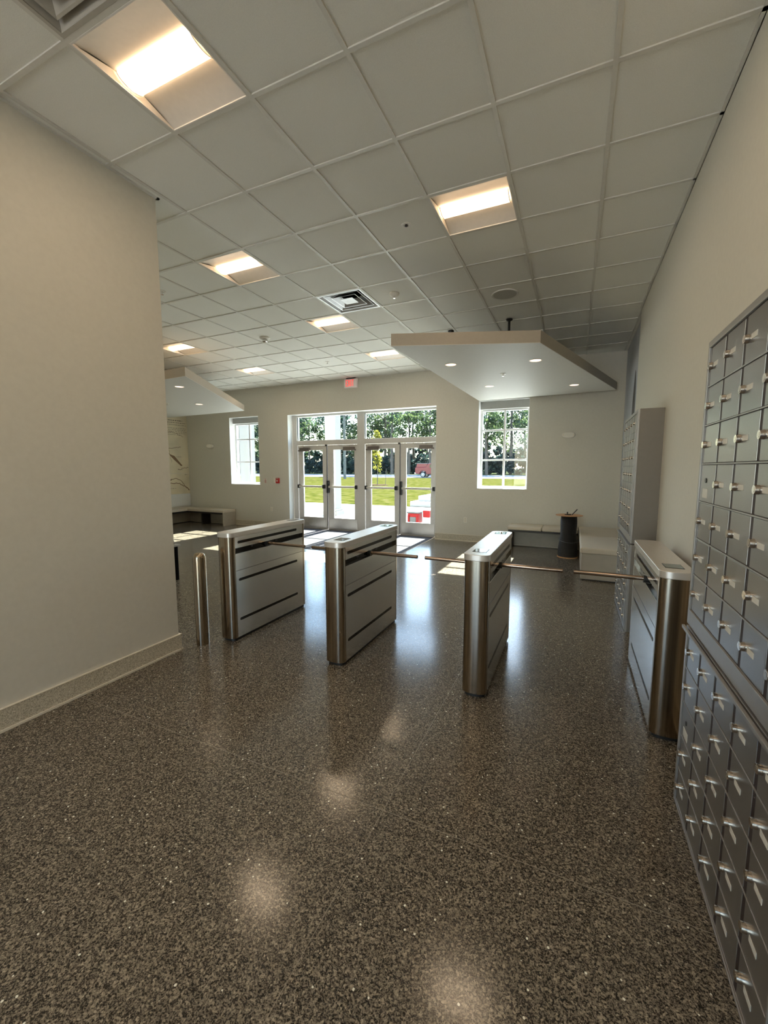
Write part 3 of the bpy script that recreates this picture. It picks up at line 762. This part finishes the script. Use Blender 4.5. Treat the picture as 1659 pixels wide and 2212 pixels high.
# ------------------------------------------------------------------ mailboxes
XF = .5
def mailbox(name, yn, z0, z1, rows, ztop, label, special, lip, proto):
    """yn: far edge in y of the door columns (col 0), columns run toward smaller y"""
    P, ncol = .198, 5
    ya, yb = yn-ncol*P-.045, yn+.045
    t = thing(name, label, 'mailboxes', (XR-.1, (ya+yb)/2, z0), 'steel mailbox banks on the right wall')
    b_ = MB().box(XF+.012, XR, ya, yb, z0, z1); b_.build('case', M['lockside'], t, .002)
    fr = MB()
    fr.box(XF-.004, XF+.0119, ya, yn-ncol*P, z0, z1).box(XF-.004, XF+.0119, yn, yb, z0, z1)
    zb = ztop-rows*.1605
    fr.box(XF-.004, XF+.0119, yn-ncol*P, yn, ztop, z1).box(XF-.004, XF+.0119, yn-ncol*P, yn, z0, zb)
    # raised trim inside the frame
    for (a, b2, c, d) in ((yn-ncol*P-.012, yn+.012, ztop, ztop+.008), (yn-ncol*P-.012, yn+.012, zb-.008, zb)):
        fr.box(XF-.010, XF-.0041, a, b2, c, d)
    fr.box(XF-.010, XF-.0041, yn, yn+.008, zb, ztop).box(XF-.010, XF-.0041, yn-ncol*P-.008, yn-ncol*P, zb, ztop)
    if lip: fr.box(XF-.022, XF-.0101, ya, yb, z1-.014, z1)
    fr.build('face_frame', M['lockframe'], t, .0015)
    bk = MB().box(XF-.0022, XF+.0118, yn-ncol*P, yn, zb, ztop); bk.build('gap_shade_sheet', M['gap'], t)  # dark sheet nearly flush with the doors, colour stands for shade in gaps
    rl = MB()
    for r in range(1, rows): rl.box(XF-.0065, XF-.0023, yn-ncol*P, yn, ztop-r*.1605-.0025, ztop-r*.1605+.0025)
    rl.build('shelf_edges', M['lockframe'], t, .001)
    for r in range(rows):
        for c in range(ncol):
            yc, zc = yn-P*(c+.5), ztop-.1605*(r+.5)
            loc = Vector((XF, yc, zc))-root_loc(t)
            if (r, c) == special:
                d = MB().box(-.004, .003, -.093, .093, -.076, .076).build('door', M['locker'], t, .0015); d.location = loc
                k = MB().cyl((-.0045, .020, .012), (-.0065, .020, .012), .010, n=14).build('keyhole', M['black'], d); k.location = (0,0,0)
                MB().box(-.0052, -.004, -.012, .058, -.060, -.022).build('label_sticker', M['card'], d)
            elif proto[0] is None:
                d = MB().box(-.004, .003, -.088, .086, -.076, .076).build('door', M['locker'], t, .0015); d.location = loc
                lk = MB().cyl((-.004, .066, 0), (-.017, .066, 0), .0145, .0138, n=20).cyl((-.017, .066, 0), (-.0175, .066, 0), .008, n=14).build('lock', M['lockmetal'], d, .001)
                kh = MB().box(-.0179, -.0175, .0653, .0667, -.004, .004).build('key_slot', M['black'], lk)
                cd = MB().box(-.0052, -.004, -.010, .040, -.009, .009).build('name_card', M['card'], d)
                proto[0] = d
                lk.location = cd.location = (0, 0, 0)
            else:
                d = proto[0].copy(); C.objects.link(d); d.parent = t; d.location = loc
                for ch in proto[0].children:
                    e = ch.copy(); C.objects.link(e); e.parent = d; e.location = (0, 0, 0)
    return t
# local-coordinate children need no root offset: build them at the origin, then parent
_old_build = MB.build
def _build_local(s, name, m, parent=None, bevel=0, segs=2, loc=None):
    if name in ('door', 'keyhole', 'label_sticker', 'lock', 'key_slot', 'name_card'):
        o = _old_build(s, name, m, None, bevel, segs, None); o.parent = parent; return o
    return _old_build(s, name, m, parent, bevel, segs, loc)
MB.build = _build_local
pr = [None]
mailbox('mailbox_bank', 2.200, .850, 2.080, 7, 2.048, 'upper mailbox bank of small silver doors nearest the camera, beside the last turnstile', (3, 0), False, pr)
mailbox('mailbox_bank', 2.200, .0, .838, 5, .818, 'lower mailbox bank of silver doors nearest the camera, standing on the floor', (2, 0), True, pr)
mailbox('mailbox_bank', 5.455, .850, 2.080, 7, 2.048, 'upper mailbox bank in the distance behind the last turnstile, with plain taupe side', (3, 0), False, pr)
mailbox('mailbox_bank', 5.455, .0, .838, 5, .818, 'lower mailbox bank in the distance behind the last turnstile, on the floor', (2, 0), True, pr)
MB.build = _old_build

# ------------------------------------------------------------------ benches
def cushion(x0, x1, y0, y1, z0, z1, label, group):
    o = MB().box(x0, x1, y0, y1, z0, z1).build('seat_cushion', M['cushion'], None, .022, 4, loc=((x0+x1)/2, (y0+y1)/2, z0))
    tag(o, label, 'cushion', group); return o
g1 = 'tan seat cushions on the wall benches'
bb = thing('wall_bench', 'open dark-framed bench under the right window, against the entrance wall', 'bench', (-.45, 8.4, 0))
MB().box(-1.12, .10, 8.20, 8.64, .335, .372).build('seat_rail', M['benchdark'], bb, .002)
MB().box(-1.10, -1.06, 8.36, 8.64, 0, .335).build('leg', M['benchdark'], bb)
MB().box(-1.06, .10, 8.600, 8.64, 0.02, .335).build('back_panel', M['laminate'], bb)
cushion(-1.13, -.515, 8.16, 8.64, .373, .445, 'tan cushion on the far bench, left of the seam', g1)
cushion(-.508, .10, 8.16, 8.64, .373, .445, 'tan cushion on the far bench, behind the cable spool', g1)
br = thing('wall_bench', 'solid beige box bench along the right wall behind the far mailboxes', 'bench', (.42, 7.4, 0))
MB().box(.135, XR-.018, 6.29, 6.54, .015, .372).box(.135, XM-.006, 6.54, 8.60, .015, .372).build('box_body', M['laminate'], br, .003)
MB().box(.155, XR-.018, 6.31, 6.54, 0, .015).box(.155, XM-.03, 6.54, 8.59, 0, .015).build('toe_kick', M['benchdark'], br)
cushion(.115, XR-.004, 6.27, 7.42, .373, .455, 'large tan cushion on the box bench by the right wall, near end', g1)
cushion(.115, XM-.006, 7.425, 8.60, .373, .455, 'large tan cushion on the box bench by the right wall, far end', g1)
bl = thing('wall_bench', 'grey beige corner bench under the map mural at the far left', 'bench', (-9.3, 8.3, 0))
MB().box(XL+.02, -8.43, 8.20, 8.64, .36, .43).box(XL+.02, -9.76, 5.6, 8.20, .36, .43).build('seat_slab', M['cushion'], bl, .01, 3)
MB().box(-8.47, -8.43, 8.20, 8.64, 0, .36).build('end_panel', M['laminate'], bl, .003)
MB().box(XL+.02, -8.47, 8.58, 8.62, .02, .33).box(XL+.02, XL+.06, 5.6, 8.58, .02, .33).build('back_panel', M['laminate'], bl)
MB().box(XL+.06, -8.47, 8.25, 8.29, .31, .36).box(-9.85, -9.81, 5.6, 8.25, .31, .36).build('seat_rail', M['benchdark'], bl)
MB().box(-9.35, -9.31, 8.29, 8.58, 0, .36).build('leg', M['benchdark'], bl)
MB().box(-10.1, -9.85, 6.9, 6.94, 0, .36).build('leg', M['benchdark'], bl)

# cable spool
sx, sy = -.055, 7.87
sp = thing('cable_spool', 'spool of black cable with an orange-brown top disc in front of the far bench', 'cable spool', (sx, sy, 0))
MB().cyl((sx, sy, 0), (sx, sy, .012), .168, n=40).build('bottom_flange', M['ply'], sp)
MB().cyl((sx, sy, .728), (sx, sy, .738), .218, n=48).build('top_flange', M['ply'], sp, .002)
q = MB(); prof = []
nz_ = 46
for k in range(nz_*4+1):
    z = .013+.714*k/(nz_*4); u = k/(nz_*4)
    r = .152-.034*u+.008*math.sin(u*9)+.0055*abs(math.sin(PI*k/4))
    prof.append((r, z))
q.lathe(prof[::-1], sx, sy, n=36)
q.build('wound_cable', M['cable'], sp)
MB().tube([(sx+.155*math.cos(a)*1.0, sy+.155*math.sin(a), .30-.03*math.cos(a+1.2)) for a in [2*PI*k/28 for k in range(29)]], .0045).build('loose_strand', mat('grey strand', (.14,.15,.16), .4), sp)
MB().cyl((sx-.03, sy, .738), (sx-.03, sy, .750), .045, n=20).cyl((sx-.03, sy, .75), (sx-.03, sy, .79), .010).cyl((sx-.015, sy-.02, .744), (sx+.03, sy-.02, .744), .012, n=10).build('hub_nut', M['black'], sp)
MB().cyl((sx+.04, sy-.03, .740), (sx+.125, sy-.02, .842), .008, n=10).build('cable_end', M['cable'], sp)
# low black-draped table just showing past the left wall
tb = thing('draped_table', 'grey-topped low table with a black skirt just showing past the left wall', 'table', (-5.6, 3.78, 0))
MB().box(-6.3, -4.93, 3.55, 4.0, .475, .500).build('tabletop', mat('grey top', (.33,.32,.31), .5), tb, .003)
P = []
for k in range(40): u = k/39; P.append((-6.28+1.315*u, 3.57+.012*math.sin(u*60)))
for k in range(20): u = k/19; P.append((-4.965+.012*math.sin(u*22), 3.57+.41*u))
P += [(-6.28, 3.98)]
MB().prism(P, .0, .474, smooth=True).build('skirt', mat('black cloth', (.006,.006,.006), 1., spec=.05), tb)
bg = MB()
bg.box(-6.05, -4.96, 3.65, 3.93, .5005, .56).box(-5.9, -4.98, 3.69, 3.90, .56, .58)
bgo = bg.build('black_bag', M['black'], None, .03, 4, loc=(-5.55, 3.8, .5)); tag(bgo, 'black bag lying on the low draped table behind the left wall', 'bag')

# ------------------------------------------------------------------ outdoors
def gz(y): return -.03 if y < 30 else (-.03+(y-30)*.006 if y < 60 else .15+(y-60)*.008)
def strip(name, y0, y1, m, x0=-140, x1=70, step=6, dz=0.):
    v = []; f = []; y = y0; n = 0
    while True:
        v += [(x0, y, gz(y)+dz), (x1, y, gz(y)+dz)]; n += 1
        if y >= y1: break
        y = min(y+step, y1)
    for k in range(n-1): f.append((2*k, 2*k+1, 2*k+3, 2*k+2))
    o = MB().add(v, f).build(name, m); o['kind'] = 'structure'; return o
strip('pavement', YO, 15.9, M['concrete'])
strip('lawn', 15.9, 57, M['grass'])
strip('road', 57, 74, M['asphalt'])
strip('verge', 74, 140, mat('muted green verge', (.05,.06,.03), 1., spec=0., var=.3, vscale=1))  # muted green ground past the road
# column
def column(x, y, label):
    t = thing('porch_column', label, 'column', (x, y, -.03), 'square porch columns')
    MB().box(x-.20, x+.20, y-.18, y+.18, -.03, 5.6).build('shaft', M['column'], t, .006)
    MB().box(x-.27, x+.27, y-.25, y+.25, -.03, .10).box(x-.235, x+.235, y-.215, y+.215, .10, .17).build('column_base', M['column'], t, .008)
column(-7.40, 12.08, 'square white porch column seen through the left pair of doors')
column(-11.1, 12.08, 'square white porch column filling the left window')
st_ = thing('concrete_steps', 'pale two-tier concrete block at the lawn edge outside the right door', 'steps', (-3, 17, 0))
MB().box(-6.15, 6, 16.05, 17.0, -.05, .17).build('lower_tier', M['concrete'], st_, .01)
MB().box(-5.95, 6, 16.5, 27.5, -.05, .38).build('upper_tier', M['concrete'], st_, .01)
# red carts outside the door
tc_ = thing('tool_cart', 'red tool box with a grey lid on the pavement outside the right door', 'tool box', (-4.05, 10.9, -.03))
x0, x1, y0, y1 = -4.20, -3.84, 10.7, 11.1
MB().box(x0+.02, x1-.02, y0+.02, y1-.02, .02, .30).build('tub', M['cartred'], tc_, .02, 3)
MB().box(x0+.09, x1-.09, y0+.012, y0+.02, .03, .20).build('front_recess', M['lidgrey'], tc_, .003)
MB().box(x0, x1, y0, y1, .30, .345).build('lid', M['lidgrey'], tc_, .012, 3)
MB().box(x0+.03, x0+.07, y0-.015, y0+.02, .02, .24).box(x1-.07, x1-.03, y0-.015, y0+.02, .02, .24).build('corner_posts', M['cartred'], tc_, .006)
for xx in (x0+.05, x1-.05):
    MB().cyl((xx-.015, y0+.06, .0), (xx+.015, y0+.06, .0), .03, n=16).build('wheel', M['rubber'], tc_)
jc = thing('red_jug', 'tall red jug with a pale lower half beside the red tool box outside', 'jug', (-3.68, 10.95, -.03))
MB().box(-3.78, -3.58, 10.85, 11.05, .19, .38).build('upper_body', M['cartred'], jc, .02, 3)
MB().box(-3.775, -3.585, 10.855, 11.045, -.03, .19).build('lower_body', mat('pale pink plastic', (.75,.45,.42), .5), jc, .015, 3)
# utility pole and cable
up = thing('utility_pole', 'grey weathered utility pole on the lawn before the road', 'utility pole', (-28.2, 49, .08))
MB().cyl((-28.2, 49, .06), (-28.2, 49, 15), .19, .13, 16).build('pole_shaft', M['pole'], up)
wq = MB().tube([(-90, 49, 8.4), (-60, 49, 8.25), (-28.2, 48.9, 8.35), (0, 49, 8.2), (30, 49, 8.4)], .035, 6).build('overhead_cable', M['black'])
tag(wq, 'thin dark overhead cable crossing the sky in front of the trees', 'cable')

def crown(cen, rad, n_cl, n_leaf, size, seed, cl=.28):
    rnd = random.Random(seed); mb = MB()
    for _ in range(n_cl):
        while True:
            p = Vector((rnd.uniform(-1,1), rnd.uniform(-1,1), rnd.uniform(-1,1)))
            if .25 < p.length < 1: break
        c = Vector((cen[0]+p.x*rad[0], cen[1]+p.y*rad[1], cen[2]+p.z*rad[2])); rr = rnd.uniform(.6, 1.3)*cl*min(rad)
        for _ in range(n_leaf):
            q = c+Vector((rnd.gauss(0,.5), rnd.gauss(0,.5), rnd.gauss(0,.4)))*rr
            a = Vector((rnd.uniform(-1,1), rnd.uniform(-1,1), rnd.uniform(-1,1))).normalized(); b2 = a.orthogonal().normalized()
            s = size*rnd.uniform(.6, 1.4); a = a*s; b2 = b2*s*.6
            mb.add([q-a, q+b2, q+a, q-b2], [(0,1,2,3)])
    return mb
def tree_proto(kind, seed):
    rnd = random.Random(seed)
    t = thing('roadside_tree', '', 'tree', (0, 0, 0))
    if kind == 0: hgt, r, base, m, n = 15, 4.2, 5.5, M['leafA'], 52
    elif kind == 1: hgt, r, base, m, n = 18, 3.6, 7.5, M['leafB'], 44
    elif kind == 2: hgt, r, base, m, n = 12, 3.8, 4.5, M['leafA'], 50
    else: hgt, r, base, m, n = 20, 2.6, 11., M['leafB'], 40
    tr = MB(); x = y = 0; pts = [(0, 0, -.3)]
    for k in range(1, 7): x += rnd.uniform(-.22, .22); y += rnd.uniform(-.22, .22); pts.append((x, y, hgt*.9*k/6))
    for k, (a, b2) in enumerate(zip(pts, pts[1:])): tr.cyl(a, b2, .30*(1-k/7)+.04, .30*(1-(k+1)/7)+.04, 9)
    for k in range(9):
        z = rnd.uniform(base*.7, hgt*.85); a = rnd.uniform(0, 2*PI); l = rnd.uniform(.4, .9)*r
        tr.cyl((x*.4, y*.4, z), (l*math.cos(a), l*math.sin(a), z+l*.6), .10, .03, 6)
    tr.build('trunk', M['bark'], t)
    crown((0, 0, (base+hgt)/2), (r, r, (hgt-base)/2+.8), n, 30, .27, seed+50, .26).build('crown', m, t)
    return t
kinds = [tree_proto(0, 1), tree_proto(1, 2), tree_proto(2, 3), tree_proto(3, 4), tree_proto(0, 5)]
rnd = random.Random(11); used = set(); n = 0
names = ['broad green tree', 'tall dark tree', 'low bushy tree', 'slim tall-trunked tree', 'spreading green tree']
X = -86.
spots = []
while X < 4:
    spots.append((X, rnd.uniform(78, 84))); spots.append((X+rnd.uniform(1, 2.4), rnd.uniform(88, 97))); X += rnd.uniform(3.2, 4.6)
def where(x):
    r = x/80
    if r < -.86: return 'seen through the left window'
    if r < -.66: return 'behind the left door pair, far to the left'
    if r < -.52: return 'seen through the left door pair'
    if r < -.31: return 'seen through the right door pair'
    if r < -.22: return 'beyond the wall between doors and right window'
    return 'seen through the right window'
cnt = {}
for (x, y) in spots:
    k = rnd.choice([0, 0, 1, 1, 2, 3, 4])
    if k in used: o = copy_tree(kinds[k])
    else: o = kinds[k]; used.add(k)
    o.location = (x, y, gz(y)); o.rotation_euler = (0, 0, rnd.uniform(0, 6.28)); s = rnd.uniform(.85, 1.15); o.scale = (s, s, s)
    wh = where(x); rowtxt = 'at the road edge' if y < 86 else 'in the back row'
    key = (k, wh, rowtxt); cnt[key] = cnt.get(key, 0)+1
    tag(o, '%s %s, %s' % (names[k], rowtxt, wh), 'tree', '%s %s, %s' % (names[k]+'s', rowtxt, wh))
for i, kd in enumerate(kinds):
    if i not in used: 
        for ch in list(kd.children): bpy.data.objects.remove(ch)
        bpy.data.objects.remove(kd)
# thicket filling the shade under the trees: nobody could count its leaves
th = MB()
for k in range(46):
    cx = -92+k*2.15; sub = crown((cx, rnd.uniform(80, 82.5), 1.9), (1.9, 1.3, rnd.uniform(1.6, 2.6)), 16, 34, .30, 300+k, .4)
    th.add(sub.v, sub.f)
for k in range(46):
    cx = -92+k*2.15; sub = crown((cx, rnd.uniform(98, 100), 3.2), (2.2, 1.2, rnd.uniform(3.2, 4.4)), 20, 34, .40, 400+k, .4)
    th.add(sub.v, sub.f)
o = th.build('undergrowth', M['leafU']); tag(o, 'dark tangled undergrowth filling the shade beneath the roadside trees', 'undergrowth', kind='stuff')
# young staked tree
sp_ = thing('young_tree', 'slender young tree with yellow green leaves, staked on the lawn', 'tree', (-16.2, 34, -.01))
MB().tube([(-16.2, 34, -.05), (-16.15, 34, 1.5), (-16.25, 34, 3), (-16.2, 34, 4.6)], .035, 8).build('trunk', M['bark'], sp_)
crown((-16.25, 34, 2.95), (.45, .45, 2.0), 62, 24, .085, 77, .4).build('crown', M['leafY'], sp_)
for xx in (-16.75, -15.35): MB().cyl((xx, 33.9, -.02), (xx+.08, 33.9, 1.5), .02, n=6).build('stake', M['bark'], sp_)
MB().cyl((-16.1, 34, -.03), (-16.1, 34, .05), 1.0, .8, 24).build('mulch_ring', M['mulch'], sp_)

# red pickup truck parked at the road
tk = thing('pickup_truck', 'red pickup truck parked on the road, its tail showing through the right door', 'truck', (-19.2, 60, .15))
g0 = .15; xa = -21.9; ya_, yb_ = 59.2, 61.1
P = [(xa+.02, g0+.62), (xa, g0+1.35), (xa+.12, g0+1.50), (xa+1.75, g0+1.50), (xa+2.0, g0+2.0), (xa+2.3, g0+2.08), (xa+3.6, g0+2.05), (xa+4.3, g0+1.45), (xa+5.5, g0+1.32), (xa+5.75, g0+1.1), (xa+5.75, g0+.55)]
for cxw in (xa+4.75, xa+1.25):
    for k in range(9): a = PI*k/8; P.append((cxw+.56*math.cos(a), g0+.48+.52*math.sin(a)))
MB().prism(P, ya_, yb_, axis='y').build('body', M['truck'], tk, .04, 3)
MB().prism([(xa+.15, g0+1.50), (xa+.25, g0+2.02), (xa+1.95, g0+2.06), (xa+1.78, g0+1.50)], ya_+.08, yb_-.08, axis='y').build('bed_cover', M['truck'], tk, .03)
MB().box(xa+.22, xa+2.0, ya_+.07, yb_-.07, g0+2.03, g0+2.10).build('cover_top', M['column'], tk, .02)
MB().prism([(xa+2.25, g0+1.45), (xa+2.35, g0+1.95), (xa+3.45, g0+1.93), (xa+4.0, g0+1.45)], ya_-.005, yb_+.005, axis='y').build('side_window', M['gloss'], tk)
MB().box(xa-.12, xa+.05, ya_+.05, yb_-.05, g0+.50, g0+.72).build('rear_bumper', M['chrome'], tk, .02)
for cxw in (xa+1.25, xa+4.75):
    for yy in (ya_-.02, yb_-.24):
        wo = MB().cyl((cxw, yy, g0+.40), (cxw, yy+.26, g0+.40), .40, n=28).build('wheel', M['rubber'], tk, .02)
        rm = MB().cyl((cxw, yy-.012, g0+.40), (cxw, yy+.01, g0+.40), .07, n=14)
        for k in range(5):
            a = 2*PI*k/5; rm.cyl((cxw, yy-.008, g0+.40), (cxw+.25*math.cos(a), yy-.008, g0+.40+.25*math.sin(a)), .045, .05, 8)
        for k in range(20):
            a, b2 = 2*PI*k/20, 2*PI*(k+1)/20
            rm.cyl((cxw+.26*math.cos(a), yy-.008, g0+.40+.26*math.sin(a)), (cxw+.26*math.cos(b2), yy-.008, g0+.40+.26*math.sin(b2)), .022, n=6)
        rm.build('wheel_rim', M['reflector'], wo)

# ------------------------------------------------------------------ light
wd = bpy.data.worlds.new('sky'); sc.world = wd; wd.use_nodes = True
nt = wd.node_tree; bg_ = nt.nodes['Background']
sk = nt.nodes.new('ShaderNodeTexSky'); sk.sky_type = 'NISHITA'; sk.sun_disc = False
sk.sun_elevation = math.radians(41); sk.sun_rotation = 0; sk.air_density = 1.2; sk.dust_density = .6; sk.ozone_density = 2.
nt.links.new(sk.outputs[0], bg_.inputs['Color']); bg_.inputs['Strength'].default_value = .46
sd = bpy.data.lights.new('sun', 'SUN'); sd.energy = 22.; sd.angle = math.radians(.6); sd.color = (1, .96, .88)
so = bpy.data.objects.new('sun', sd); C.objects.link(so)
so.rotation_euler = Vector((0, math.cos(math.radians(41.2)), math.sin(math.radians(41.2)))).to_track_quat('Z', 'Y').to_euler()
so.location = (0, 30, 30)

# ------------------------------------------------------------------ camera
cam = bpy.data.cameras.new('camera'); co = bpy.data.objects.new('camera', cam); C.objects.link(co)
cam.sensor_fit = 'VERTICAL'; cam.sensor_height = 36; cam.lens = 897.83/2212*36; cam.clip_end = 500; cam.clip_start = .05
co.location = (0, 0, H); co.rotation_euler = (PI/2-.10561, 0, .42856)
sc.camera = co

sc.view_settings.view_transform = 'Standard'; sc.view_settings.look = 'None'
sc.view_settings.exposure = 1.46; sc.view_settings.gamma = 1.; sc.view_settings.use_curve_mapping = False
sc.render.engine = 'CYCLES'
cy = sc.cycles
cy.use_denoising = True
cy.max_bounces = 8; cy.diffuse_bounces = 5; cy.glossy_bounces = 5; cy.transparent_max_bounces = 16; cy.transmission_bounces = 4
cy.sample_clamp_indirect = 8; cy.caustics_reflective = False; cy.caustics_refractive = False
cy.use_adaptive_sampling = True; cy.adaptive_threshold = .045
